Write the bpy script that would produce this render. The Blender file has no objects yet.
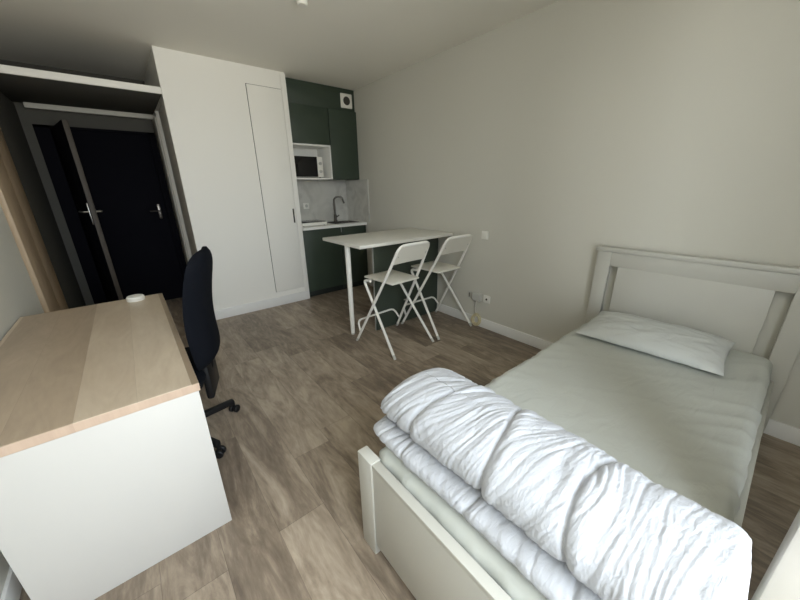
import bpy, bmesh, math, random
from mathutils import Vector, Matrix, noise
PI = math.pi
sc = bpy.context.scene
C = sc.collection
random.seed(7)

# ------------------------------------------------------------------ materials
def new_mat(name):
    m = bpy.data.materials.new(name); m.use_nodes = True
    nt = m.node_tree; b = nt.nodes['Principled BSDF']
    return m, nt, b

def srgb(r, g, b):
    f = lambda c: (c/255/12.92) if c/255 <= .04045 else ((c/255+.055)/1.055)**2.4
    return (f(r), f(g), f(b), 1)

def plain(name, col, rough=.5, metal=0, bump=0, bscale=200, spec=.5, vary=0):
    m, nt, b = new_mat(name)
    b.inputs['Base Color'].default_value = col
    b.inputs['Roughness'].default_value = rough
    b.inputs['Metallic'].default_value = metal
    b.inputs['Specular IOR Level'].default_value = spec
    tc = nt.nodes.new('ShaderNodeTexCoord')
    n = nt.nodes.new('ShaderNodeTexNoise'); n.inputs['Scale'].default_value = bscale
    n.inputs['Detail'].default_value = 4
    nt.links.new(tc.outputs['Object'], n.inputs['Vector'])
    if bump:
        bp = nt.nodes.new('ShaderNodeBump'); bp.inputs['Strength'].default_value = bump
        bp.inputs['Distance'].default_value = .002
        nt.links.new(n.outputs['Fac'], bp.inputs['Height'])
        nt.links.new(bp.outputs['Normal'], b.inputs['Normal'])
    if vary:
        n2 = nt.nodes.new('ShaderNodeTexNoise'); n2.inputs['Scale'].default_value = 3
        nt.links.new(tc.outputs['Object'], n2.inputs['Vector'])
        r = nt.nodes.new('ShaderNodeValToRGB')
        c0 = [c*(1-vary) for c in col[:3]]+[1]; c1 = [min(1, c*(1+vary)) for c in col[:3]]+[1]
        r.color_ramp.elements[0].color = c0; r.color_ramp.elements[1].color = c1
        nt.links.new(n2.outputs['Fac'], r.inputs['Fac'])
        nt.links.new(r.outputs['Color'], b.inputs['Base Color'])
    return m

def math_node(nt, op, a, b=None):
    n = nt.nodes.new('ShaderNodeMath'); n.operation = op
    for i, v in enumerate((a, b)):
        if v is None: continue
        if isinstance(v, (int, float)): n.inputs[i].default_value = v
        else: nt.links.new(v, n.inputs[i])
    return n.outputs[0]

def plank_mat(name, width, length, ramp, rough, seam=.004, grain=1.0, along='Y', tone=.8):
    m, nt, b = new_mat(name)
    L = nt.links
    tc = nt.nodes.new('ShaderNodeTexCoord')
    sp = nt.nodes.new('ShaderNodeSeparateXYZ'); L.new(tc.outputs['Object'], sp.inputs[0])
    X, Y = (sp.outputs[0], sp.outputs[1]) if along == 'Y' else (sp.outputs[1], sp.outputs[0])
    xs = math_node(nt, 'DIVIDE', X, width)
    xi = math_node(nt, 'FLOOR', xs)
    xf = math_node(nt, 'FRACT', xs)
    wn = nt.nodes.new('ShaderNodeTexWhiteNoise'); wn.noise_dimensions = '1D'; L.new(xi, wn.inputs['W'])
    ys = math_node(nt, 'ADD', math_node(nt, 'DIVIDE', Y, length), wn.outputs['Value'])
    yi = math_node(nt, 'FLOOR', ys); yf = math_node(nt, 'FRACT', ys)
    cv = nt.nodes.new('ShaderNodeCombineXYZ'); L.new(xi, cv.inputs[0]); L.new(yi, cv.inputs[1])
    w2 = nt.nodes.new('ShaderNodeTexWhiteNoise'); w2.noise_dimensions = '2D'; L.new(cv.outputs[0], w2.inputs['Vector'])
    rnd = w2.outputs['Value']
    # grain coordinates: stretched along the board, offset per board
    gv = nt.nodes.new('ShaderNodeCombineXYZ')
    L.new(math_node(nt, 'MULTIPLY', X, 1.0), gv.inputs[0])
    L.new(math_node(nt, 'ADD', math_node(nt, 'MULTIPLY', Y, .22), math_node(nt, 'MULTIPLY', rnd, 37.0)), gv.inputs[1])
    L.new(math_node(nt, 'MULTIPLY', rnd, 19.0), gv.inputs[2])
    n1 = nt.nodes.new('ShaderNodeTexNoise'); n1.inputs['Scale'].default_value = 8; n1.inputs['Detail'].default_value = 8
    n1.inputs['Roughness'].default_value = .66; n1.inputs['Distortion'].default_value = 1.6
    L.new(gv.outputs[0], n1.inputs['Vector'])
    n2 = nt.nodes.new('ShaderNodeTexNoise'); n2.inputs['Scale'].default_value = 60; n2.inputs['Detail'].default_value = 3
    L.new(gv.outputs[0], n2.inputs['Vector'])
    n3 = nt.nodes.new('ShaderNodeTexNoise'); n3.inputs['Scale'].default_value = 2.2; n3.inputs['Detail'].default_value = 2
    L.new(tc.outputs['Object'], n3.inputs['Vector'])
    f = math_node(nt, 'ADD', math_node(nt, 'MULTIPLY', rnd, tone*.5),
        math_node(nt, 'ADD', math_node(nt, 'MULTIPLY', n1.outputs['Fac'], grain),
        math_node(nt, 'MULTIPLY', n2.outputs['Fac'], grain*.32)))
    f = math_node(nt, 'ADD', f, math_node(nt, 'MULTIPLY', n3.outputs['Fac'], .25))
    f = math_node(nt, 'DIVIDE', f, tone*.5+grain*1.32+.25)
    r = nt.nodes.new('ShaderNodeValToRGB')
    els = r.color_ramp.elements
    els[0].position, els[0].color = ramp[0]; els[1].position, els[1].color = ramp[-1]
    for p, c in ramp[1:-1]:
        e = els.new(p); e.color = c
    L.new(f, r.inputs['Fac'])
    # seams
    ex = math_node(nt, 'LESS_THAN', xf, seam/width)
    ey = math_node(nt, 'LESS_THAN', yf, seam/length)
    sm = math_node(nt, 'MAXIMUM', ex, ey)
    mx = nt.nodes.new('ShaderNodeMix'); mx.data_type = 'RGBA'
    L.new(math_node(nt, 'MULTIPLY', sm, .45), mx.inputs[0])
    L.new(r.outputs['Color'], mx.inputs[6]); mx.inputs[7].default_value = tuple(c*.35 for c in ramp[0][1][:3])+(1,)
    L.new(mx.outputs[2], b.inputs['Base Color'])
    b.inputs['Roughness'].default_value = rough
    b.inputs['Specular IOR Level'].default_value = .4
    bp = nt.nodes.new('ShaderNodeBump'); bp.inputs['Strength'].default_value = .12; bp.inputs['Distance'].default_value = .002
    L.new(math_node(nt, 'SUBTRACT', n2.outputs['Fac'], sm), bp.inputs['Height'])
    L.new(bp.outputs['Normal'], b.inputs['Normal'])
    return m

def marble_mat(name):
    m, nt, b = new_mat(name); L = nt.links
    tc = nt.nodes.new('ShaderNodeTexCoord')
    n = nt.nodes.new('ShaderNodeTexNoise'); n.inputs['Scale'].default_value = 4; n.inputs['Detail'].default_value = 8
    n.inputs['Distortion'].default_value = 1.6
    L.new(tc.outputs['Object'], n.inputs['Vector'])
    r = nt.nodes.new('ShaderNodeValToRGB'); e = r.color_ramp.elements
    e[0].position = .38; e[0].color = (.50, .495, .465, 1); e[1].position = .58; e[1].color = (.60, .595, .56, 1)
    L.new(n.outputs['Fac'], r.inputs['Fac']); L.new(r.outputs['Color'], b.inputs['Base Color'])
    b.inputs['Roughness'].default_value = .25
    return m

def cloth_mat(name, col, wr=.35, scale=14, rough=.85, stretch=(1, 1, 1)):
    m, nt, b = new_mat(name); L = nt.links
    b.inputs['Base Color'].default_value = col; b.inputs['Roughness'].default_value = rough
    b.inputs['Specular IOR Level'].default_value = .2
    b.inputs['Sheen Weight'].default_value = .1
    tc = nt.nodes.new('ShaderNodeTexCoord')
    mp = nt.nodes.new('ShaderNodeMapping'); mp.inputs['Scale'].default_value = stretch
    L.new(tc.outputs['Object'], mp.inputs['Vector'])
    n = nt.nodes.new('ShaderNodeTexNoise'); n.inputs['Scale'].default_value = scale; n.inputs['Detail'].default_value = 3
    n.inputs['Distortion'].default_value = 1.0
    L.new(mp.outputs[0], n.inputs['Vector'])
    w = nt.nodes.new('ShaderNodeTexNoise'); w.inputs['Scale'].default_value = 900
    L.new(tc.outputs['Object'], w.inputs['Vector'])
    h = math_node(nt, 'ADD', n.outputs['Fac'], math_node(nt, 'MULTIPLY', w.outputs['Fac'], .02))
    bp = nt.nodes.new('ShaderNodeBump'); bp.inputs['Strength'].default_value = wr; bp.inputs['Distance'].default_value = .02
    L.new(h, bp.inputs['Height']); L.new(bp.outputs['Normal'], b.inputs['Normal'])
    return m

def glass_mat(name):
    m = bpy.data.materials.new(name); m.use_nodes = True
    nt = m.node_tree; nt.nodes.clear()
    o = nt.nodes.new('ShaderNodeOutputMaterial'); t = nt.nodes.new('ShaderNodeBsdfTransparent')
    g = nt.nodes.new('ShaderNodeBsdfGlossy'); g.inputs['Roughness'].default_value = .02
    mx = nt.nodes.new('ShaderNodeMixShader')
    fr = nt.nodes.new('ShaderNodeFresnel'); fr.inputs['IOR'].default_value = 1.3
    nt.links.new(fr.outputs[0], mx.inputs[0])
    nt.links.new(t.outputs[0], mx.inputs[1]); nt.links.new(g.outputs[0], mx.inputs[2])
    nt.links.new(mx.outputs[0], o.inputs['Surface'])
    return m

M = {}
M['wall'] = plain('wall_paint', (.60, .59, .535, 1), .9, bump=.15, bscale=350, spec=.2)
M['ceil'] = plain('ceiling_paint', (.84, .82, .76, 1), .95, bump=.12, bscale=300, spec=.1)
M['dim'] = plain('corridor_painted_shade', (.10, .098, .088, 1), .95, spec=.05)  # dark tone puts the corridor's shade into the colour
M['part'] = plain('partition_paint', (.86, .85, .81, 1), .8, bump=.1, bscale=350, spec=.3)
M['skirt'] = plain('skirting_paint', (.80, .80, .79, 1), .4)
M['floor'] = plank_mat('oak_laminate_floor', .20, 1.25,
    [(.36, srgb(104, 92, 81)), (.46, srgb(130, 117, 103)), (.53, srgb(152, 138, 122)), (.64, srgb(178, 164, 147))], .40, seam=.002, tone=.42, grain=1.0)
M['oak'] = plank_mat('desk_oak_foil', .155, 30.0,
    [(.30, srgb(146, 130, 111)), (.48, srgb(170, 153, 133)), (.62, srgb(184, 168, 148)), (.75, srgb(198, 184, 165))], .38, seam=.0006, tone=1.6, grain=.6)
M['oakedge'] = plank_mat('desk_oak_edge', .9, 3.0,
    [(.3, srgb(170, 148, 130)), (.7, srgb(192, 170, 152))], .45, seam=.0, tone=.1, grain=.8)
M['oakframe'] = plank_mat('door_frame_oak', .9, 4.0,
    [(.3, srgb(158, 138, 114)), (.7, srgb(184, 163, 136))], .5, seam=.0, tone=.1, grain=.6)
M['white'] = plain('white_lacquer', (.80, .80, .78, 1), .35)
M['deskwhite'] = plain('desk_white_foil', (.51, .50, .48, 1), .5)
M['bedwhite'] = plain('bed_white_paint', (.50, .495, .455, 1), .4)
M['whitemetal'] = plain('white_powder_coat', (.83, .82, .78, 1), .35)
M['stoolseat'] = plain('stool_seat_lacquer', (.72, .70, .63, 1), .4)
M['tabletop'] = plain('white_laminate_top', (.74, .73, .68, 1), .4, bump=.05)
M['green'] = plain('dark_green_cabinet', srgb(53, 65, 54), .5)
M['greenpanel'] = plain('dark_green_panel', srgb(58, 67, 58), .5)
M['greenedge'] = plain('grey_panel_edge', (.40, .41, .40, 1), .5)
M['plinth'] = plain('dark_plinth', (.02, .025, .022, 1), .5)
M['marble'] = marble_mat('grey_marble_tile')
M['black'] = plain('black_plastic', (.006, .006, .007, 1), .5, spec=.3)
M['blackfab'] = plain('black_mesh_fabric', (.004, .005, .008, 1), .9, bump=.3, bscale=700, spec=.1)
M['blackglass'] = plain('black_glass', (.006, .006, .007, 1), .1)
M['navy'] = plain('navy_door_paint', (.003, .003, .006, 1), .8, spec=.12)
M['navyedge'] = plain('navy_door_edge', (.06, .05, .04, 1), .6)
M['steel'] = plain('brushed_steel', (.55, .54, .52, 1), .3, metal=1)
M['darksteel'] = plain('dark_bronze_steel', (.13, .12, .11, 1), .3, metal=1)
M['chrome'] = plain('chrome', (.8, .8, .78, 1), .15, metal=1)
M['plastic'] = plain('white_plastic', (.80, .79, .74, 1), .4)
M['greyplastic'] = plain('grey_plastic', (.50, .50, .47, 1), .5)
M['cord'] = plain('yellowed_cord', (.62, .56, .36, 1), .5)
M['hole'] = plain('dark_recess', (.04, .037, .032, 1), .8)
M['sheet'] = cloth_mat('white_sheet_cotton', (.50, .52, .49, 1), .25, 7, stretch=(1, 2, 1))
M['duvet'] = cloth_mat('white_duvet_cotton', (.45, .465, .50, 1), .22, 40, stretch=(.7, 2.0, 1))
M['pillow'] = cloth_mat('white_pillow_cotton', (.54, .56, .55, 1), .3, 10)
M['pvc'] = plain('window_pvc', (.50, .48, .44, 1), .35)
M['glass'] = glass_mat('window_glass')
M['slot'] = plain('headboard_slot_paint', (.70, .70, .67, 1), .5)

# ------------------------------------------------------------------ mesh helpers
def box(bm, x0, x1, y0, y1, z0, z1, bev=0, seg=2, mi=0):
    t = bmesh.new()
    r = bmesh.ops.create_cube(t, size=1)
    for v in t.verts:
        v.co = Vector(((x0+x1)/2+v.co.x*(x1-x0), (y0+y1)/2+v.co.y*(y1-y0), (z0+z1)/2+v.co.z*(z1-z0)))
    if bev:
        bmesh.ops.bevel(t, geom=t.edges[:], offset=min(bev, .49*min(abs(x1-x0), abs(y1-y0), abs(z1-z0))), segments=seg, affect='EDGES', profile=.5)
    for f in t.faces: f.material_index = mi
    merge(bm, t)
    return bm

def merge(bm, t, mat=None):
    if mat is not None: t.transform(mat)
    me = bpy.data.meshes.new('tmp'); t.to_mesh(me); t.free()
    bm.from_mesh(me); bpy.data.meshes.remove(me)

def round_path(pts, r, n=6):
    pts = [Vector(p) for p in pts]; out = [pts[0]]
    for i in range(1, len(pts)-1):
        a, b, c = pts[i-1], pts[i], pts[i+1]
        u = (a-b); w = (c-b); d = min(r, u.length*.48, w.length*.48)
        p0 = b+u.normalized()*d; p1 = b+w.normalized()*d
        for k in range(n+1):
            t = k/n
            out.append(p0*(1-t)**2+b*2*t*(1-t)+p1*t*t)
    out.append(pts[-1]); return out

def tube(bm, pts, r, seg=10, rad=0, cap=True, closed=False):
    P = round_path(pts, rad) if rad else [Vector(p) for p in pts]
    n = len(P); rings = []
    up = None
    for i, p in enumerate(P):
        if closed: t = (P[(i+1) % n]-P[i-1]).normalized()
        else: t = (P[min(i+1, n-1)]-P[max(i-1, 0)]).normalized()
        if up is None:
            up = Vector((0, 0, 1)) if abs(t.z) < .9 else Vector((0, 1, 0))
        s = t.cross(up)
        if s.length < 1e-4: s = t.orthogonal()
        s.normalize(); up = s.cross(t).normalized()
        rr = r[i] if isinstance(r, (list, tuple)) else r
        rings.append([bm.verts.new(p+(s*math.cos(2*PI*k/seg)+up*math.sin(2*PI*k/seg))*rr) for k in range(seg)])
    m = n if closed else n-1
    for i in range(m):
        a, b = rings[i], rings[(i+1) % n]
        for k in range(seg):
            bm.faces.new((a[k], a[(k+1) % seg], b[(k+1) % seg], b[k]))
    if cap and not closed:
        bm.faces.new(rings[0][::-1]); bm.faces.new(rings[-1])
    return bm

def lathe(bm, prof, seg=32, at=(0, 0, 0), axis='Z', mi=0):
    t = bmesh.new(); rings = []
    for r, z in prof:
        if r < 1e-6: rings.append([t.verts.new((0, 0, z))])
        else: rings.append([t.verts.new((r*math.cos(2*PI*k/seg), r*math.sin(2*PI*k/seg), z)) for k in range(seg)])
    for a, b in zip(rings, rings[1:]):
        for k in range(seg):
            k2 = (k+1) % seg
            if len(a) == 1 and len(b) == 1: continue
            if len(a) == 1: t.faces.new((a[0], b[k2], b[k]))
            elif len(b) == 1: t.faces.new((a[k], a[k2], b[0]))
            else: t.faces.new((a[k], a[k2], b[k2], b[k]))
    for f in t.faces: f.material_index = mi
    m = Matrix.Translation(at)
    if axis == 'Y': m = m @ Matrix.Rotation(PI/2, 4, 'X')      # profile axis -> -Y
    if axis == 'X': m = m @ Matrix.Rotation(-PI/2, 4, 'Y')     # profile axis -> -X
    merge(bm, t, m)
    return bm

def obj(name, bm, mats, parent=None, smooth=True, label=None, angle=35):
    bmesh.ops.recalc_face_normals(bm, faces=bm.faces[:])
    me = bpy.data.meshes.new(name); bm.to_mesh(me); bm.free()
    if not isinstance(mats, (list, tuple)): mats = [mats]
    for m in mats: me.materials.append(m)
    if smooth:
        for p in me.polygons: p.use_smooth = True
        try: me.set_sharp_from_angle(angle=math.radians(angle))
        except Exception: pass
    o = bpy.data.objects.new(name, me); C.objects.link(o)
    if parent is not None: o.parent = parent
    if label: o['label'] = label
    return o

def bx(name, m, dims, parent=None, bev=.002, label=None):
    return obj(name, box(bmesh.new(), *dims, bev=bev), m, parent, label=label)

def thing(name, label, cat, loc=(0, 0, 0), rz=0, group=None):
    o = bpy.data.objects.new(name, None); C.objects.link(o)
    o.empty_display_size = .1
    o.location = loc; o.rotation_euler = (0, 0, rz)
    o['label'] = label; o['category'] = cat
    if group: o['group'] = group
    return o

def tag(o, label, cat, group=None):
    o['label'] = label; o['category'] = cat
    if group: o['group'] = group
    return o

def struct(name, bm, m, label=None, smooth=False):
    o = obj(name, bm, m, None, smooth=smooth); o['kind'] = 'structure'
    if label: o['label'] = label
    return o

def sbox(name, m, *boxes, label=None, bev=0):
    b = bmesh.new()
    for d in boxes: box(b, *d, bev=bev)
    return struct(name, b, m, label, smooth=bool(bev))

def copy_tree(o, parent=None):
    c = o.copy(); C.objects.link(c)
    if parent is not None: c.parent = parent
    for ch in list(o.children): copy_tree(ch, c)
    return c

def local(o, d):  # world box to local box
    l = o.location; return (d[0]-l.x, d[1]-l.x, d[2]-l.y, d[3]-l.y, d[4]-l.z, d[5]-l.z)

# ------------------------------------------------------------------ dimensions
XL, XR = -.60, 2.53           # left and right walls
YN, YE = -.85, 5.0            # window wall, end of corridor
H = 2.50
PX0, PX1, PY = .47, 1.60, 3.83  # partition block
KB = 4.30                     # kitchen back wall
T = .12

# ------------------------------------------------------------------ setting
sbox('floor', M['floor'], (XL-T, XR+T, YN-T, YE+T, -.06, 0), label='grey-brown oak laminate floor')
sbox('ceiling', M['ceil'], (XL-T, XR+T, YN-T, YE+T, H, H+.08), label='plain white ceiling')
sbox('wall_right', M['wall'], (XR, XR+T, YN-T, YE+T, 0, H), label='bare white wall behind the bed')
sbox('wall_left', M['wall'], (XL-T, XL, YN-T, YE+T, 0, H), label='white wall beside the desk')
sbox('wall_kitchen', M['wall'], (PX1, XR, KB, KB+T, 0, H))
sbox('wall_partition', M['part'], (PX0, PX1, PY, 4.06, 0, H), (PX0+.03, PX1, 4.06, 4.64, 0, 2.15), (PX0, PX1, 4.06, 4.64, 2.15, H), (PX0, PX1, 4.64, YE, 0, H),
     label='white partition between corridor and kitchenette')
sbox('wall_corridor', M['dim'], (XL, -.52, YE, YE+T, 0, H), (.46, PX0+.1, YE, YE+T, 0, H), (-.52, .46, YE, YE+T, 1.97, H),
     label='corridor end wall around the dark door')  # end wall coloured dark to imitate the unlit corridor
WX0, WX1, WS, WZ = -.30, .98, .90, 2.44
WD, DS = .40, .05            # left edge and threshold of the glazed door part
sbox('wall_window', M['wall'], (XL, WX0, YN-T, YN, 0, H), (WX1, XR, YN-T, YN, 0, H), (WX0, WX1, YN-T, YN, WZ, H), (WX0, WD, YN-T, YN, 0, WS), (WD, WX1, YN-T, YN, 0, DS))
sbox('baseboard_right', M['skirt'], (XR-.014, XR, YN, 3.78, 0, .095), bev=.003)
sbox('baseboard_partition', M['skirt'], (PX0-.012, PX1, PY-.014, PY, 0, .11), bev=.003)
sbox('baseboard_left', M['skirt'], (XL, XL+.013, YN, 3.2, 0, .09), bev=.003)
# oak door surround on the left wall
sbox('trim_1', M['oakframe'], (XL, XL+.028, 3.22, 3.56, 0, 2.14), bev=.003, label='oak upright of the door surround on the left wall')
sbox('trim_2', M['oakframe'], (XL, XL+.012, 3.575, 3.98, 0, 2.14), bev=.002, label='recessed oak board behind the oak upright')
# trims at the corridor end
sbox('trim_3', M['wall'], (-.52, PX0, YE-.12, YE-.075, 2.105, 2.15), bev=.003, label='white lintel strip above the corridor door')
sbox('trim_4', M['wall'], (PX0-.018, PX0, 4.66, YE-.02, 0, 2.10), bev=.003, label='white door casing at the corridor end')
# window wall: window frame and the sash standing open beside the camera
b = bmesh.new()
for d in ((WX0, WX0+.05, YN-.08, YN-.02, WS, WZ), (WX1-.05, WX1, YN-.08, YN-.02, DS, WZ), (WD-.03, WD+.03, YN-.08, YN-.02, WS, WZ-.05), (WD, WD+.03, YN-.08, YN-.02, DS, WS),
          (WX0+.05, WX1-.05, YN-.08, YN-.02, WZ-.05, WZ), (WX0+.05, WD-.03, YN-.08, YN-.02, WS, WS+.05), (WD+.03, WX1-.05, YN-.08, YN-.02, DS, DS+.03)):
    box(b, *d, bev=.006)
wf = struct('window_1', b, M['pvc'], 'wide white framed window in the near wall', smooth=True)
# open sash, local: hinge at origin, runs along +y
SW, SH = .690, WZ-DS-.09
b = bmesh.new()
for y0, y1, z0, z1 in ((0, .10, 0, SH), (SW-.10, SW, 0, SH), (.10, SW-.10, SH-.10, SH), (.10, SW-.10, 0, .10)):
    box(b, -.030, .030, y0, y1, z0, z1, bev=.006)
for y0, y1, z0, z1 in ((.10, .118, .10, SH-.10), (SW-.118, SW-.10, .10, SH-.10), (SW-.062, SW-.056, .03, SH-.03)):
    box(b, -.035, .035, y0, y1, z0, z1, bev=.004)
sash = struct('window_2', b, M['pvc'], 'white glazed balcony door leaf standing open beside the bed', smooth=True)
gp = obj('window_pane', box(bmesh.new(), -.004, .004, .112, SW-.112, .09, SH-.095), M['glass'], sash)
sash.location = (.955, YN+.012, DS+.035)

# closet door set flush in the partition
b = bmesh.new(); box(b, 1.19, 1.535, PY-.016, PY-.0021, .175, 2.335, bev=.003)
d1 = struct('door_1', b, M['part'], 'narrow white flush closet door in the partition', smooth=True)
obj('door_gap', box(bmesh.new(), 1.186, 1.539, PY-.002, PY-.0002, .171, 2.341), M['hole'], d1, smooth=False, label='dark shadow gap')
b = bmesh.new(); box(b, 1.505, 1.522, PY-.0175, PY-.0145, .97, 1.13, bev=.006)
obj('handle', b, M['hole'], d1, label='dark recessed pull')
sbox('trim_5', M['part'], (1.545, 1.60, PY-.012, PY, .11, H-.02), bev=.002, label='white edge strip beside the closet door')

# dark doors of the corridor
b = bmesh.new(); box(b, -.40, .39, YE+.02, YE+.06, .0, 1.96, bev=.003)
d2 = struct('door_2', b, M['navy'], 'closed navy door at the end of the corridor', smooth=True)
b = bmesh.new()
for x0, x1, z0, z1 in ((-.52, -.395, 0, 1.98), (.385, .46, 0, 1.98), (-.52, .46, 1.955, 1.98)): box(b, x0, x1, YE-.02, YE+.08, z0, z1, bev=.003)  # jambs widened in near-black, painting shade over the end wall
obj('frame_and_shade', b, M['navy'], d2)
b = bmesh.new(); box(b, .30, .335, YE+.012, YE+.02, 1.03, 1.20, bev=.004)
tube(b, [(.318, YE+.015, 1.12), (.318, YE-.035, 1.12), (.22, YE-.038, 1.12)], .009, rad=.015)
obj('door_handle', b, M['darksteel'], d2, label='steel lever handle')
b = bmesh.new(); box(b, 0, .70, -.02, .02, .005, 1.945, bev=.003)
for f in b.faces:
    if f.calc_center_median().x > .699: f.material_index = 1
d3 = struct('door_3', b, [M['navy'], M['navyedge']], 'open navy door leaf at the left of the corridor', smooth=True)
b = bmesh.new()
for s in (-1, 1):
    box(b, .635, .665, s*.022-.004, s*.022+.004, 1.05, 1.25, bev=.003)
    tube(b, [(.65, s*.02, 1.17), (.65, s*.07, 1.17), (.53, s*.072, 1.17)], .010, rad=.015)
obj('door_handle', b, M['steel'], d3, label='steel lever handles on both faces')
d3.location = (-.385, YE-.03, 0); d3.rotation_euler = (0, 0, math.radians(-78))

# loft shelf above the corridor
sbox('wall_shade_lining', M['dim'], (XL, XL+.006, 3.99, YE, 0, 2.15), label='thin dark lining of painted shade left of the dark doors')  # added sheet over the left wall, shade painted in its colour
t = thing('loft_shelf', 'white loft board, shade painted behind its edge, spanning the corridor under the ceiling', 'shelf', ((XL+PX0)/2, (PY+YE)/2, 2.15))
bx('board', M['dim'], local(t, (XL+.002, PX0-.002, PY+.02, YE-.07, 2.15, 2.198)), t)  # underside shade painted into the board; only the edge keeps its white
bx('front_edge', M['part'], local(t, (XL+.002, PX0-.002, PY, PY+.02, 2.148, 2.20)), t, label='white front edge')

# ------------------------------------------------------------------ kitchenette
UY, BY = 3.93, 3.83
t = thing('wall_cabinet', 'dark green wall cabinet above the microwave niche', 'cabinet', (1.87, KB, 1.85))
bx('body', M['green'], local(t, (1.605, 2.127, UY+.02, KB, 1.85, 2.255)), t)
bx('door', M['green'], local(t, (1.607, 2.125, UY, UY+.018, 1.852, 2.252)), t)
t = thing('wall_cabinet', 'tall dark green wall cabinet right of the microwave', 'cabinet', (2.33, KB, 1.455))
bx('body', M['green'], local(t, (2.130, XR-.002, UY+.02, KB, 1.455, 2.255)), t)
bx('door', M['green'], local(t, (2.133, XR-.006, UY, UY+.018, 1.457, 2.252)), t)
tag(obj('soffit_panel', box(bmesh.new(), 1.602, XR-.002, UY+.035, KB, 2.258, H-.002, bev=.002), M['green']),
    'dark green boxed panel under the ceiling above the cabinets', 'panel')
# white open niche
t = thing('microwave_niche', 'white open niche holding the microwave', 'cabinet', (1.87, KB, 1.455))
b = bmesh.new()
for d in ((1.605, 2.127, UY, KB-.02, 1.455, 1.473), (1.605, 2.127, UY, KB-.02, 1.83, 1.848), (1.605, 1.621, UY, KB-.02, 1.473, 1.83), (2.111, 2.127, UY, KB-.02, 1.473, 1.83)):
    box(b, *local(t, d), bev=.001)
obj('frame', b, M['white'], t)
bx('back_panel', M['white'], local(t, (1.605, 2.127, KB-.02, KB-.002, 1.455, 1.848)), t)
t = thing('microwave_oven', 'white microwave with black glass door in the niche', 'microwave', (1.83, 4.12, 1.474))
bx('body', M['plastic'], (-.20, .19, -.14, .145, .008, .245), t, .008)
bx('door', M['blackglass'], (-.198, .115, -.158, -.141, .012, .240), t, .004)
b = bmesh.new(); box(b, .117, .188, -.158, -.141, .012, .240, bev=.003)
cp = obj('control_panel', b, M['plastic'], t)
b = bmesh.new(); lathe(b, [(0, .018), (.017, .018), (.019, 0)], 20, (.152, -.158, .075), 'Y'); obj('knob', b, M['greyplastic'], cp)
b = bmesh.new(); lathe(b, [(0, .018), (.017, .018), (.019, 0)], 20, (.152, -.158, .165), 'Y'); obj('knob', b, M['greyplastic'], cp)
b = bmesh.new()
for sx in (-.17, .16):
    for sy in (-.11, .11): obj('foot', lathe(bmesh.new(), [(0, 0), (.012, 0), (.012, .009), (0, .009)], 12, (sx, sy, 0)), M['black'], t)
# vent cover
t = thing('air_vent', 'white square air vent with round opening on green panel', 'vent', (2.405, UY+.035, 2.365))
b = bmesh.new(); box(b, -.080, .080, -.022, 0, -.080, .080, bev=.04, seg=5); obj('cover', b, M['plastic'], t)
b = bmesh.new(); lathe(b, [(0, .024), (.046, .024), (.050, .019), (.050, 0)], 28, (0, 0, 0), 'Y'); obj('opening', b, M['hole'], t, label='dark round opening')
# splashback
tag(obj('splashback', box(bmesh.new(), 1.602, XR-.0125, KB-.012, KB-.0005, .906, 1.452), M['marble'], smooth=False), 'grey marbled splashback on the kitchenette back wall behind the faucet', 'splashback')
tag(obj('splashback', box(bmesh.new(), XR-.012, XR-.0005, 3.73, KB-.0005, .906, 1.452), M['marble'], smooth=False), 'grey marbled splashback return on the right side wall', 'splashback')
# worktop with a sink hole
SX0, SX1, SY0, SY1 = 2.10, 2.46, 3.90, 4.18
b = bmesh.new()
for d in ((1.602, SX0, 3.785, KB-.013, .87, .905), (SX1, XR-.013, 3.785, KB-.013, .87, .905), (SX0, SX1, 3.785, SY0, .87, .905), (SX0, SX1, SY1, KB-.013, .87, .905)):
    box(b, *d)
tag(obj('worktop', b, M['white'], smooth=False), 'white kitchenette worktop over the green base cabinets', 'worktop')
t = thing('kitchen_sink', 'steel sink set into the white worktop', 'sink', (2.28, 4.04, .74))
b = bmesh.new()
a0 = [(SX0+.003-2.28, SY0+.003-4.04), (SX1-.003-2.28, SY0+.003-4.04), (SX1-.003-2.28, SY1-.003-4.04), (SX0+.003-2.28, SY1-.003-4.04)]
top = [b.verts.new((x, y, .166)) for x, y in a0]; rim = [b.verts.new((x*1.06, y*1.07, .168)) for x, y in a0]
low = [b.verts.new((x*.9, y*.9, .01)) for x, y in a0]
for i in range(4):
    j = (i+1) % 4
    b.faces.new((rim[i], rim[j], top[j], top[i])); b.faces.new((top[i], top[j], low[j], low[i]))
b.faces.new(low)
obj('basin', b, M['darksteel'], t, smooth=False)
b = bmesh.new(); lathe(b, [(0, .014), (.03, .014), (.035, .011)], 20); obj('drain', b, M['chrome'], t)
t = thing('kitchen_faucet', 'dark gooseneck faucet standing behind the sink', 'faucet', (2.265, 4.20, .905))
b = bmesh.new(); lathe(b, [(0, 0), (.026, 0), (.026, .012), (.020, .02), (.020, .09), (.012, .10), (0, .10)], 20); obj('body', b, M['darksteel'], t)
b = bmesh.new()
pts = [(0, 0, .08), (0, 0, .28)]+[(.055-.055*math.cos(a)+.0, -.5*(.055-.055*math.cos(a)), .28+.055*math.sin(a)) for a in [PI*k/10 for k in range(1, 9)]]
e = Vector(pts[-1]); pts.append(tuple(e+Vector((.022, -.012, -.07))))
tube(b, pts, .0125, 12); obj('spout', b, M['darksteel'], t)
b = bmesh.new(); tube(b, [(.015, -.008, .06), (.05, -.02, .085)], .008); obj('lever', b, M['darksteel'], t)
t = thing('portable_hob', 'white two-ring hob with black glass top on the worktop', 'hob', (1.79, 4.0, .905))
bx('body', M['plastic'], (-.165, .165, -.14, .14, .006, .045), t, .005)
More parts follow.
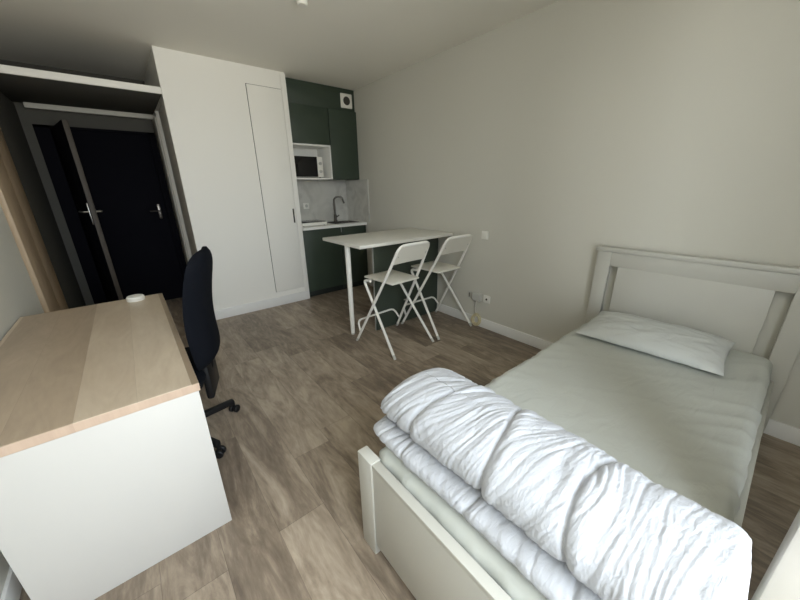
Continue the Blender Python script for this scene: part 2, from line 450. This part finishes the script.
bx('glass_top', M['blackglass'], (-.16, .16, -.135, .135, .0455, .052), t, .002)
b = bmesh.new()
for sx in (-.14, .14):
    for sy in (-.11, .11): obj('foot', lathe(bmesh.new(), [(0, 0), (.012, 0), (.012, .008), (0, .008)], 12, (sx, sy, 0)), M['black'], t)
t = thing('wall_socket', 'small white outlet on the marbled splashback above the hob', 'socket', (1.885, KB-.0125, 1.13))
b = bmesh.new(); box(b, -.04, .04, -.011, 0, -.04, .04, bev=.004); obj('plate', b, M['plastic'], t)
b = bmesh.new(); lathe(b, [(0, .0125), (.020, .0125), (.020, .009)], 20, (0, 0, 0), 'Y'); obj('recess', b, M['greyplastic'], t)
# base cabinets
for (x0, x1, lab) in ((1.605, 2.135, 'dark green base cabinet under the hob'), (2.14, XR-.004, 'dark green base cabinet under the sink')):
    t = thing('base_cabinet', lab, 'cabinet', ((x0+x1)/2, KB, 0))
    b = bmesh.new()
    box(b, *local(t, (x0, x1, BY+.02, KB-.015, .10, .73)))
    for xx in (x0, x1-.016): box(b, *local(t, (xx, xx+.016, BY+.02, KB-.015, .73, .868)))
    obj('body', b, M['green'], t, smooth=False)
    bx('door', M['green'], local(t, (x0+.003, x1-.003, BY, BY+.018, .085, .864)), t)
    bx('plinth', M['plinth'], local(t, (x0, x1, BY+.05, BY+.066, 0, .10)), t)
tag(obj('filler_strip', box(bmesh.new(), 2.1345, 2.1405, BY-.001, BY+.02, .80, .866), M['greenedge']), 'thin light strip between the green base cabinet doors', 'strip')

# ------------------------------------------------------------------ bar table
t = thing('bar_table', 'long white bar table fixed to the right wall', 'table', (1.97, 2.56, 0))
TX0, TX1, TY0, TY1, TZ = 1.405, XR-.002, 2.235, 2.90, .90
bx('tabletop', M['tabletop'], local(t, (TX0, TX1, TY0, TY1, TZ-.028, TZ)), t, .003)
b = bmesh.new(); lathe(b, [(0, .012), (.019, .012), (.021, .05), (.024, TZ-.03), (0, TZ-.03)], 24, (1.452-1.97, 2.52-2.56, 0)); lg = obj('leg', b, M['whitemetal'], t)
b = bmesh.new(); lathe(b, [(0, 0), (.018, 0), (.020, .014), (0, .014)], 24, (1.452-1.97, 2.52-2.56, 0)); obj('foot_cap', b, M['greyplastic'], lg, label='grey foot cap')
b = bmesh.new(); box(b, *local(t, (1.665, XR-.016, 2.425, 2.447, .004, TZ-.029)))
for f in b.faces:
    if f.calc_center_median().x < 1.67-1.97: f.material_index = 1
obj('support_panel', b, [M['greenpanel'], M['greenedge']], t, smooth=False, label='dark green upright panel under the top')

# ------------------------------------------------------------------ folding bar stools
def make_stool(label):
    t = thing('folding_bar_stool', label, 'stool', group=None)
    def LF(z, s, off=0):   # point on the long frame at height z
        k = z/.93; return Vector((s*(.25-.085*k), .25-.53*k+off, z))
    b = bmesh.new()
    tube(b, [LF(.012, -1), LF(.72, -1), LF(.93, -1)+Vector((0, .01, 0)), LF(.93, 1)+Vector((0, .01, 0)), LF(.72, 1), LF(.012, 1)], .0120, 10, rad=.065)
    lf = obj('long_frame', b, M['whitemetal'], t)
    def SF(z, s):
        k = z/.585; return Vector((s*(.235-.055*k), -.27+.46*k, z))
    b = bmesh.new()
    tube(b, [SF(.012, -1), SF(.583, -1), Vector((-.175, .10, .588))], .0120, 10, rad=.045)
    tube(b, [SF(.012, 1), SF(.583, 1), Vector((.175, .10, .588))], .0120, 10, rad=.045)
    tube(b, [Vector((-.182, .17, .578)), Vector((.182, .17, .578))], .008, 8)
    sf = obj('short_frame', b, M['whitemetal'], t)
    for fr, F in ((lf, LF), (sf, SF)):
        for s in (-1, 1):
            bb = bmesh.new(); tube(bb, [F(0, s), F(.03, s)], .0125, 10)
            obj('foot_cap', bb, M['greyplastic'], fr, label='grey plastic foot cap')
    b = bmesh.new()
    tube(b, [LF(.10, -1), Vector((-.222, .262, .19)), Vector((.222, .262, .19)), LF(.10, 1)], .0095, 10, rad=.05)
    obj('footrest', b, M['whitemetal'], t)
    for s in (-1, 1): obj('pivot_bolt', tube(bmesh.new(), [LF(.345, s), LF(.345, s)-Vector((s*.045, 0, 0))], .006, 8), M['steel'], t)
    # seat: rounded panel
    b = bmesh.new(); box(b, -.165, .165, -.165, .205, .598, .616, bev=.006)
    for v in b.verts:     # corners slightly pulled in
        if v.co.y < -.1: v.co.x *= .93
    obj('seat', b, M['stoolseat'], t)
    # backrest: curved panel inside the top bow
    b = bmesh.new(); n = 14; rows = 8; grid = {}
    for side in (0, 1):
        for j in range(rows+1):
            for i in range(n+1):
                u = i/n*2-1; z = .775+.15*j/rows
                k = z/.93; hw = (.25-.085*k)
                if j > rows-3: hw *= 1-.10*((j-(rows-3))/3)**2
                y = .25-.53*k + .010*(1-u*u) - .012 - .018*side + .024
                grid[side, i, j] = b.verts.new((u*hw, y, z))
    for j in range(rows):
        for i in range(n):
            b.faces.new([grid[0, i, j], grid[0, i+1, j], grid[0, i+1, j+1], grid[0, i, j+1]])
            b.faces.new([grid[1, i, j], grid[1, i, j+1], grid[1, i+1, j+1], grid[1, i+1, j]])
    for i in range(n):
        b.faces.new([grid[0, i, 0], grid[1, i, 0], grid[1, i+1, 0], grid[0, i+1, 0]]); b.faces.new([grid[0, i, rows], grid[0, i+1, rows], grid[1, i+1, rows], grid[1, i, rows]])
    for j in range(rows):
        b.faces.new([grid[0, 0, j], grid[0, 0, j+1], grid[1, 0, j+1], grid[1, 0, j]]); b.faces.new([grid[0, n, j], grid[1, n, j], grid[1, n, j+1], grid[0, n, j+1]])
    br = obj('backrest', b, M['stoolseat'], t)
    for s in (-1, 1):
        bb = bmesh.new(); lathe(bb, [(0, .004), (.005, .003), (.006, 0)], 12, (s*.150, -.236, .84), 'Y'); obj('screw', bb, M['greyplastic'], br, label='small dark screw head')
    return t
s1 = make_stool('white folding bar stool nearest the table leg, away from the wall')
s1.location = (1.67, 2.14, 0); s1.rotation_euler.z = math.radians(3); s1['group'] = 'folding bar stools at the bar table'
s2 = copy_tree(s1); s2.location = (2.225, 2.15, 0); s2.rotation_euler.z = math.radians(0)
s2['label'] = 'white folding bar stool standing next to the right wall and sockets'

# ------------------------------------------------------------------ sockets on the right wall
def wallplate(name, label, cat, y, z, w, h, d, m, extra=None, group=None):
    t = thing(name, label, cat, (XR, y, z)); 
    if group: t['group'] = group
    b = bmesh.new(); box(b, -d, 0, -w/2, w/2, -h/2, h/2, bev=min(.006, d*.45)); obj('plate', b, m, t)
    return t
t = wallplate('light_switch', 'white wall switch plate above the stool backs', 'switch', 1.84, .915, .075, .075, .012, M['plastic'])
b = bmesh.new(); box(b, -.017, -.011, -.026, .026, -.026, .026, bev=.002); obj('rocker', b, M['plastic'], t)
t = wallplate('wall_socket', 'narrow grey wall outlet left of the plugged adapter', 'socket', 1.975, .305, .050, .07, .012, M['greyplastic'])
b = bmesh.new(); box(b, -.0135, -.011, -.006, .006, -.022, .022, bev=.001); obj('slot', b, M['hole'], t)
t = thing('power_adapter', 'grey plug adapter on the wall with hanging cord', 'adapter', (XR, 1.865, .31))
b = bmesh.new(); box(b, -.055, 0, -.05, .05, -.042, .042, bev=.010, seg=3); obj('body', b, M['greyplastic'], t)
b = bmesh.new(); tube(b, [(-.035, .0, -.038), (-.03, .01, -.10), (-.04, .005, -.15), (-.030, -.003, -.165)], .004, 8, rad=.03); obj('cord', b, M['plastic'], t)
t = wallplate('wall_socket', 'white wall outlet with dark hole right of the adapter', 'socket', 1.765, .305, .078, .078, .013, M['plastic'])
b = bmesh.new(); lathe(b, [(0, .0145), (.011, .0145), (.011, .01)], 20, (0, 0, .0), 'X'); obj('hole', b, M['hole'], t)
# coil of cord
b = bmesh.new(); random.seed(3)
P = []
for k in range(150):
    a = k/150*2*PI*6.5; r1 = .044+.010*math.sin(a*.37+1); 
    P.append((-.026+.014*math.sin(a*.61+k*.05), r1*.95*math.cos(a), 0.075+r1*1.15*math.sin(a)))
tube(b, P, .0045, 6)
o = tag(obj('cable_coil', b, M['cord']), 'yellowish coiled cable lying against the baseboard under the sockets', 'cable')
o.location = (XR-.016, 1.85, .0)

# ------------------------------------------------------------------ bed
t = thing('bed_frame', 'white wooden single bed frame with tall panelled headboard', 'bed', (1.48, .345, 0))
BX0, BX1, BY0, BY1 = .455, XR-.016, -.125, .818
FZ, HZ = .45, .945
def L(*d): return local(t, d)
# footboard: two posts, recessed panel, cap
for y0, y1 in ((BY1-.085, BY1), (BY0, BY0+.085)):
    bx('foot_post', M['bedwhite'], L(BX0, BX0+.042, y0, y1, 0, FZ), t, .003)
bx('foot_panel', M['bedwhite'], L(BX0+.006, BX0+.030, BY0+.08, BY1-.08, .05, FZ-.012), t, .002)
bx('foot_rail', M['bedwhite'], L(BX0+.004, BX0+.036, BY0+.085, BY1-.085, FZ-.02, FZ-.003), t, .002)
for y0, y1 in ((BY1-.035, BY1-.013), (BY0+.013, BY0+.035)):
    bx('side_rail', M['bedwhite'], L(BX0+.042, BX1-.05, y0, y1, .14, .34), t, .003)
# headboard
HX0, HX1 = BX1-.05, BX1-.012
HY0, HY1 = BY0-.025, BY1+.03
for y0, y1 in ((HY1-.085, HY1), (HY0, HY0+.085)):
    bx('head_post', M['bedwhite'], L(HX0, HX1, y0, y1, 0, HZ-.03), t, .003)
bx('head_cap', M['bedwhite'], L(HX0-.012, HX1+.006, HY0-.012, HY1+.012, HZ-.03, HZ), t, .004)
bx('head_rail', M['bedwhite'], L(HX0, HX1, HY0+.085, HY1-.085, HZ-.125, HZ-.03), t, .002)
bx('head_panel', M['bedwhite'], L(HX0+.001, HX1-.004, HY0+.150, HY1-.137, .25, HZ-.12), t, .002)
bx('head_rail', M['bedwhite'], L(HX0, HX1, HY0+.085, HY1-.085, .16, .26), t, .002)
bx('slatted_base', M['bedwhite'], L(BX0+.05, HX0-.01, BY0+.04, BY1-.04, .235, .262), t, .003)

# mattress in a fitted sheet: rounded box with soft waves
MZ0, MZ1 = .264, .468
def soft_box(x0, x1, y0, y1, z0, z1, r, nx, ny, fn):
    b = bmesh.new(); nz = 8
    bmesh.ops.create_cube(b, size=2)
    t = bmesh.new(); grid = {}
    def add(i, j, k):
        key = (i, j, k)
        if key not in grid:
            p = Vector((x0+(x1-x0)*i/nx, y0+(y1-y0)*j/ny, z0+(z1-z0)*k/nz))
            c = Vector((min(max(p.x, x0+r), x1-r), min(max(p.y, y0+r), y1-r), min(max(p.z, z0+r), z1-r)))
            d = p-c
            if d.length > 1e-6:
                # map the cube shell onto a rounded one
                mmax = max(abs(d.x), abs(d.y), abs(d.z)); p = c+d.normalized()*min(r, d.length if d.length < r else r)
                nrm = d.normalized()
            else: nrm = Vector((0, 0, 1))
            p = p+nrm*fn(p, nrm)
            grid[key] = t.verts.new(p)
        return grid[key]
    for i in range(nx):
        for j in range(ny):
            for k in (0, nz): t.faces.new([add(i, j, k), add(i+1, j, k), add(i+1, j+1, k), add(i, j+1, k)])
    for i in range(nx):
        for k in range(nz):
            for j in (0, ny): t.faces.new([add(i, j, k), add(i+1, j, k), add(i+1, j, k+1), add(i, j, k+1)])
    for j in range(ny):
        for k in range(nz):
            for i in (0, nx): t.faces.new([add(i, j, k), add(i, j+1, k), add(i, j+1, k+1), add(i, j, k+1)])
    b.free(); return t

def ridged(p, s, seed=0):
    v = noise.noise(Vector((p[0]*s[0]+seed, p[1]*s[1]+seed*1.7, p[2]*s[2])))
    return (1-min(1, abs(v)*2.2))**2
def mat_fn(p, n):
    w = .004*noise.noise(Vector((p.x*3, p.y*4, p.z*3)))
    # diagonal sheet folds, strongest near the edges
    e = min(p.y-BY0, BY1-p.y)
    k = max(0, 1-e/.25)
    q = (p.x*.8+p.y*.6, p.y*.8-p.x*.6, p.z)
    w += (.002+.006*k)*ridged(q, (9, 2.2, 9), 3) 
    if n.z < .5: w += .006*ridged((p.x, p.y, p.z), (12, 10, 2.5), 11)
    return w
b = soft_box(BX0+.048, HX0-.004, BY0+.043, BY1-.045, MZ0, MZ1, .045, 150, 70, mat_fn)
tag(obj('mattress', b, M['sheet'], angle=80), 'single mattress under a plain white fitted sheet', 'mattress')

# pillow
def make_pillow():
    b = bmesh.new(); nx, ny = 44, 60; g = {}
    LX, LY = .42, .66
    for s in (1, -1):
        for i in range(nx+1):
            for j in range(ny+1):
                u = i/nx*2-1; v = j/ny*2-1
                if s == -1 and (i in (0, nx) or j in (0, ny)): g[s, i, j] = g[1, i, j]; continue
                prof = ((1-abs(u)**2.2)*(1-abs(v)**3.0))
                prof = max(prof, 0)**.55
                x = u*LX/2*(1-.05*(1-abs(v))**1.5*0 - .05*abs(v)**2*0); y = v*LY/2
                # pulled-in sides between the corners
                x *= 1-.05*(1-v*v); y *= 1-.04*(1-u*u)
                h = (.072 if s > 0 else .028)*prof
                h += .006*noise.noise(Vector((u*3, v*4, s)))*prof
                h += .007*ridged((u+.5*v, v-.3*u, 0), (3.2, 2.0, 1), 5+s)*prof**.5*(.4+abs(v))
                z = s*h
                g[s, i, j] = b.verts.new((x, y, z+.03))
    for s in (1, -1):
        for i in range(nx):
            for j in range(ny):
                b.faces.new([g[s, i, j], g[s, i+1, j], g[s, i+1, j+1], g[s, i, j+1]])
    return b
o = tag(obj('pillow', make_pillow(), M['pillow'], angle=80), 'flat white pillow lying against the bed headboard', 'pillow')
o.location = (2.175, .392, MZ1+.012); o.rotation_euler = (0, math.radians(-4), math.radians(2))

# duvet folded in two layers across the foot of the bed
def duvet():
    prof = [(.65, .474), (.580, .475), (.540, .481), (.522, .497), (.520, .513), (.532, .529), (.568, .539), (.612, .543),
            (.584, .550), (.563, .567), (.556, .594), (.566, .632), (.600, .664), (.67, .684), (.755, .684), (.835, .668),
            (.905, .632), (.95, .582), (.972, .535), (.968, .495), (.93, .476), (.80, .473)]
    n = len(prof); pts = []
    P = [Vector(q) for q in prof]
    for i in range(n):
        p0, p1, p2, p3 = P[i-1], P[i], P[(i+1) % n], P[(i+2) % n]
        for k in range(8):
            s = k/8
            pts.append(.5*((2*p1)+(p2-p0)*s+(2*p0-5*p1+4*p2-p3)*s*s+(3*p1-p0-3*p2+p3)*s**3))
    Ls = [0]
    for a, c in zip(pts, pts[1:]+pts[:1]): Ls.append(Ls[-1]+(c-a).length)
    NP = 330; ev = []; j = 0
    for k in range(NP):
        d = Ls[-1]*k/NP
        while Ls[j+1] < d: j += 1
        tt = (d-Ls[j])/max(1e-9, Ls[j+1]-Ls[j]); a = pts[j % len(pts)]; c = pts[(j+1) % len(pts)]
        ev.append(a*(1-tt)+c*tt)
    area = sum(a.x*c.y-c.x*a.y for a, c in zip(ev, ev[1:]+ev[:1]))
    sg = 1 if area > 0 else -1
    nrm = []
    for k in range(NP):
        tn = (ev[(k+2) % NP]-ev[k-2]).normalized(); nrm.append(Vector((tn.y, -tn.x))*sg)
    Y0, Y1 = -.105, .826; NY = 330
    cx = .74
    def crease(a, c, seed, w):      # narrow valleys along the zero lines of a noise field
        v = abs(noise.noise(Vector((a+seed*3.1, c, seed))))
        return math.exp(-(v/w)**2)
    seams = (.655, .425, .165)
    b = bmesh.new(); rows = []
    for iy in range(NY+1):
        v = iy/NY; y = Y0+(Y1-Y0)*v
        de = min(v, 1-v)*(Y1-Y0)
        rr = .06 if v > .5 else .035
        e = math.sqrt(max(0, 1-((rr-de)/rr)**2)) if de < rr else 1.0
        ring = []
        for k in range(NP):
            p = ev[k]; nr = nrm[k]; s = Ls[-1]*k/NP
            x, z = p.x, p.y
            hs = 1+.05*noise.noise(Vector((y*2.7, 1.3, 7)))-.10*max(0, (.15-y)/.25)
            z = .474+(z-.474)*hs
            x += .010*noise.noise(Vector((y*2.3, 4.1, 0)))+(.012*noise.noise(Vector((y*4, 9.3, 2))) if x > .75 else 0)
            up = p.y > .545 or p.x > .62
            mid = .60 if up else .506
            em = 1-e
            z += (mid-.03*up-z)*em*.60
            x += (cx-x)*em*.08
            d = 0
            if p.y > .480:
                top = 1 if up else .55
                slant = .55*noise.noise(Vector((y*2.6, 3.3, 1)))+.18
                w = y+slant*(s-.75)+.035*noise.noise(Vector((y*6, s*5, 2)))
                amp = .45+.9*max(0, noise.noise(Vector((y*5, s*4, 9)))+.35)
                d -= top*.0044*amp*crease(w*16, s*1.3, 1, .085)
                d -= top*.0030*amp*crease(w*31, s*2.0, 4, .11)
                d -= top*.0018*crease(w*58, s*3.5, 6, .16)
                w2 = y-.6*(s-.7)+.03*noise.noise(Vector((y*8, s*6, 5)))
                a2 = max(0, noise.noise(Vector((y*4+7, s*3.5, 3)))+.05)
                d -= top*.0075*a2*crease(w2*26, s*3, 7, .10)
                d += .0022*noise.noise(Vector((y*16, s*3, 4)))+.0030*noise.noise(Vector((y*7, s*6, 14)))
                for q, sy in enumerate(seams):
                    dy = y-sy-.030*math.sin(s*7+q*2.1)-.05*(s-.8)
                    d -= top*(.011*math.exp(-(dy/.006)**2)+.004*math.exp(-(dy/.025)**2))
                    d += top*.005*math.exp(-((dy+.028)/.02)**2)
                d *= min(1, (p.y-.480)/.02)
            x += nr.x*d; z += nr.y*d
            yy = y+(.010*noise.noise(Vector((x*12, z*12, v*2)))*(1-de/.06) if de < .06 else 0)
            ring.append(b.verts.new((x, yy, max(z, .4725))))
        rows.append(ring)
    for a, c in zip(rows, rows[1:]):
        for k in range(NP):
            k2 = (k+1) % NP
            b.faces.new((a[k], a[k2], c[k2], c[k]))
    for ring, sgn in ((rows[0], -1), (rows[-1], 1)):
        cc = sum((v.co for v in ring), Vector())/NP
        prev = ring
        for s in (.75, .5, .25):
            cur = [b.verts.new(cc+(v.co-cc)*s+Vector((0, sgn*.012*(1-s), 0))) for v in ring]
            for k in range(NP):
                k2 = (k+1) % NP; b.faces.new((prev[k], prev[k2], cur[k2], cur[k]))
            prev = cur
        m = b.verts.new(cc+Vector((0, sgn*.012, 0)))
        for k in range(NP): b.faces.new((prev[k], prev[(k+1) % NP], m))
    return b
tag(obj('duvet', duvet(), M['duvet'], angle=180), 'thick crumpled white duvet folded across the foot of the bed', 'duvet')

# ------------------------------------------------------------------ desk
t = thing('desk', 'oak-topped desk with white end panels along the left wall', 'desk', (-.265, 1.95, 0))
DX0, DX1, DY0, DY1, DZ = XL+.008, .067, 1.243, 2.655, .69
b = bmesh.new(); box(b, *local(t, (DX0, DX1, DY0, DY1, DZ-.033, DZ)), bev=.0015, seg=1)
for f in b.faces:
    if abs(f.normal.z) < .5: f.material_index = 1
obj('desktop', b, [M['oak'], M['oakedge']], t, smooth=False)
bx('end_panel', M['deskwhite'], local(t, (-.50, DX1-.006, DY0+.004, DY0+.024, .0, DZ-.034)), t, .0015)
bx('end_panel', M['deskwhite'], local(t, (-.50, DX1-.006, DY1-.026, DY1-.006, .0, DZ-.034)), t, .0015)
bx('back_panel', M['deskwhite'], local(t, (-.495, -.477, DY0+.025, DY1-.027, .25, DZ-.034)), t, .0015)
t = thing('smoke_detector', 'small white round detector lying on the oak desk', 'detector', (-.075, 2.585, DZ))
b = bmesh.new(); lathe(b, [(0, 0), (.046, 0), (.048, .004), (.048, .010), (0, .010)], 36); obj('base', b, M['plastic'], t)
b = bmesh.new(); lathe(b, [(.046, .011), (.047, .020), (.042, .028), (.018, .031), (0, .031)], 36); obj('cover', b, M['plastic'], t)

# ------------------------------------------------------------------ office chair
t = thing('office_chair', 'black swivel office chair pushed under the desk', 'chair', (-.055, 1.954, 0), math.radians(-18))
# local: user faces -x, backrest at +x
b = bmesh.new(); lathe(b, [(0, .07), (.045, .07), (.045, .12), (.03, .14), (.03, .26), (.018, .26), (.018, .36), (0, .36)], 20); obj('gas_column', b, M['black'], t)
bs = bmesh.new(); lathe(bs, [(0, .06), (.06, .06), (.06, .11), (0, .115)], 20)
ang0 = math.radians(30)
for k in range(5):
    a = ang0+k*2*PI/5
    c, s = math.cos(a), math.sin(a)
    tt = bmesh.new(); box(tt, .03, .325, -.019, .019, .070, .105, bev=.006)
    for v in tt.verts:
        if v.co.x > .15: v.co.z -= .012; v.co.y *= .75
    merge(bs, tt, Matrix.Rotation(a, 4, 'Z'))
base = obj('star_base', bs, M['black'], t)
for k in range(5):
    a = ang0+k*2*PI/5
    bb = bmesh.new()
    for off in (-.017, .017):
        tt = bmesh.new(); lathe(tt, [(0, -.010), (.020, -.010), (.024, -.006), (.024, .006), (.020, .010), (0, .010)], 20)
        merge(bb, tt, Matrix.Translation(((.322)*math.cos(a)-off*math.sin(a+.5), (.322)*math.sin(a)+off*math.cos(a+.5), .024)) @ Matrix.Rotation(a+.5, 4, 'Z') @ Matrix.Rotation(PI/2, 4, 'X'))
    tube(bb, [((.318)*math.cos(a), (.318)*math.sin(a), .02), ((.318)*math.cos(a), (.318)*math.sin(a), .075)], .012, 10)
    obj('caster', bb, M['black'], base)
# seat cushion
def cushion(x0, x1, y0, y1, z0, z1, r):
    b = bmesh.new(); box(b, x0, x1, y0, y1, z0, z1, bev=r, seg=5); return b
obj('seat', cushion(-.20, .235, -.235, .235, .405, .475, .034), M['blackfab'], t)
bx('seat_pan', M['black'], (-.16, .20, -.19, .19, .36, .407), t, .012)
# back bracket and backrest (curved shell)
b = bmesh.new(); tube(b, [(.02, 0, .375), (.19, 0, .375), (.235, 0, .42), (.250, 0, .62)], .022, 10, rad=.05)
box(b, .212, .250, -.11, .11, .285, .53, bev=.015)
obj('back_bracket', b, M['black'], t)
b = bmesh.new(); ny, nz = 24, 26; g = {}
for side in (0, 1):
    for j in range(nz+1):
        w = j/nz; z = .50+.575*w
        hw = .200
        if w > .88: hw *= math.sqrt(max(.0, 1-((w-.88)/.122)**2*.35))
        if w < .10: hw *= .88+.12*math.sqrt(1-((.10-w)/.10)**2)
        for i in range(ny+1):
            u = i/ny*2-1
            lumb = .03*math.sin(PI*w*1.1)
            th = .050*(1-abs(u)**6*.8)*(1-abs(2*w-1)**8*.7)
            x = .268+.045*w-lumb-.040*u*u+ (th if side else 0)
            g[side, i, j] = b.verts.new((x, u*hw, z-.035*u**4*w**4))
for j in range(nz):
    for i in range(ny):
        b.faces.new([g[0, i, j], g[0, i+1, j], g[0, i+1, j+1], g[0, i, j+1]]); b.faces.new([g[1, i, j], g[1, i, j+1], g[1, i+1, j+1], g[1, i+1, j]])
for i in range(ny):
    for j in (0, nz): b.faces.new([g[0, i, j], g[0, i+1, j], g[1, i+1, j], g[1, i, j]])
for j in range(nz):
    for i in (0, ny): b.faces.new([g[0, i, j], g[0, i, j+1], g[1, i, j+1], g[1, i, j]])
obj('backrest', b, M['blackfab'], t, angle=60)

# ceiling smoke alarm
t = thing('ceiling_alarm', 'small white round device on the ceiling', 'alarm', (1.155, 2.36, H))
b = bmesh.new(); lathe(b, [(0, 0), (.045, 0), (.045, -.012), (0, -.012)], 28); obj('base', b, M['plastic'], t)
b = bmesh.new(); lathe(b, [(.034, -.012), (.034, -.045), (.028, -.052), (0, -.053)], 28); obj('cover', b, M['plastic'], t)

# ------------------------------------------------------------------ daylight
w = bpy.data.worlds.new('sky'); sc.world = w; w.use_nodes = True
nt = w.node_tree; bg = nt.nodes['Background']
tc = nt.nodes.new('ShaderNodeTexCoord'); sp = nt.nodes.new('ShaderNodeSeparateXYZ'); nt.links.new(tc.outputs['Generated'], sp.inputs[0])
r = nt.nodes.new('ShaderNodeValToRGB'); r.color_ramp.elements[0].position = .46; r.color_ramp.elements[0].color = (.84, .83, .77, 1)
r.color_ramp.elements[1].position = .54; r.color_ramp.elements[1].color = (.86, .94, 1.0, 1)
ad = nt.nodes.new('ShaderNodeMath'); ad.operation = 'MULTIPLY_ADD'; ad.inputs[1].default_value = .5; ad.inputs[2].default_value = .5
nt.links.new(sp.outputs[2], ad.inputs[0]); nt.links.new(ad.outputs[0], r.inputs['Fac']); nt.links.new(r.outputs['Color'], bg.inputs['Color'])
bg.inputs['Strength'].default_value = 15.3
ld = bpy.data.lights.new('window_portal', 'AREA'); ld.shape = 'RECTANGLE'; ld.size = WX1-WX0; ld.size_y = WZ-DS
ld.cycles.is_portal = True
lo = bpy.data.objects.new('window_portal', ld); C.objects.link(lo)
lo.location = ((WX0+WX1)/2, YN-T-.01, (WZ+DS)/2); lo.rotation_euler = (PI/2, 0, 0)

# ------------------------------------------------------------------ camera
cam = bpy.data.cameras.new('camera'); co = bpy.data.objects.new('camera', cam); C.objects.link(co)
cam.sensor_fit = 'HORIZONTAL'; cam.sensor_width = 36; cam.lens = 322.53/800*36; cam.clip_start = .02
p, ro, ya = math.radians(19.225), math.radians(.891), math.radians(39.113)
fwd = Vector((math.sin(ya)*math.cos(p), math.cos(ya)*math.cos(p), -math.sin(p)))
right = Vector((math.cos(ya), -math.sin(ya), 0)); down = fwd.cross(right)
rr = right*math.cos(ro)+down*math.sin(ro); dd = down*math.cos(ro)-right*math.sin(ro)
m = Matrix((rr, -dd, -fwd)).transposed().to_4x4(); m.translation = (0, 0, 1.345)
co.matrix_world = m
sc.camera = co

sc.view_settings.view_transform = 'Standard'; sc.view_settings.look = 'None'
sc.view_settings.gamma = 1; sc.view_settings.use_curve_mapping = False
sc.view_settings.exposure = 0
sc.cycles.use_denoising = True
sc.cycles.max_bounces = 12; sc.cycles.diffuse_bounces = 10; sc.cycles.transparent_max_bounces = 8
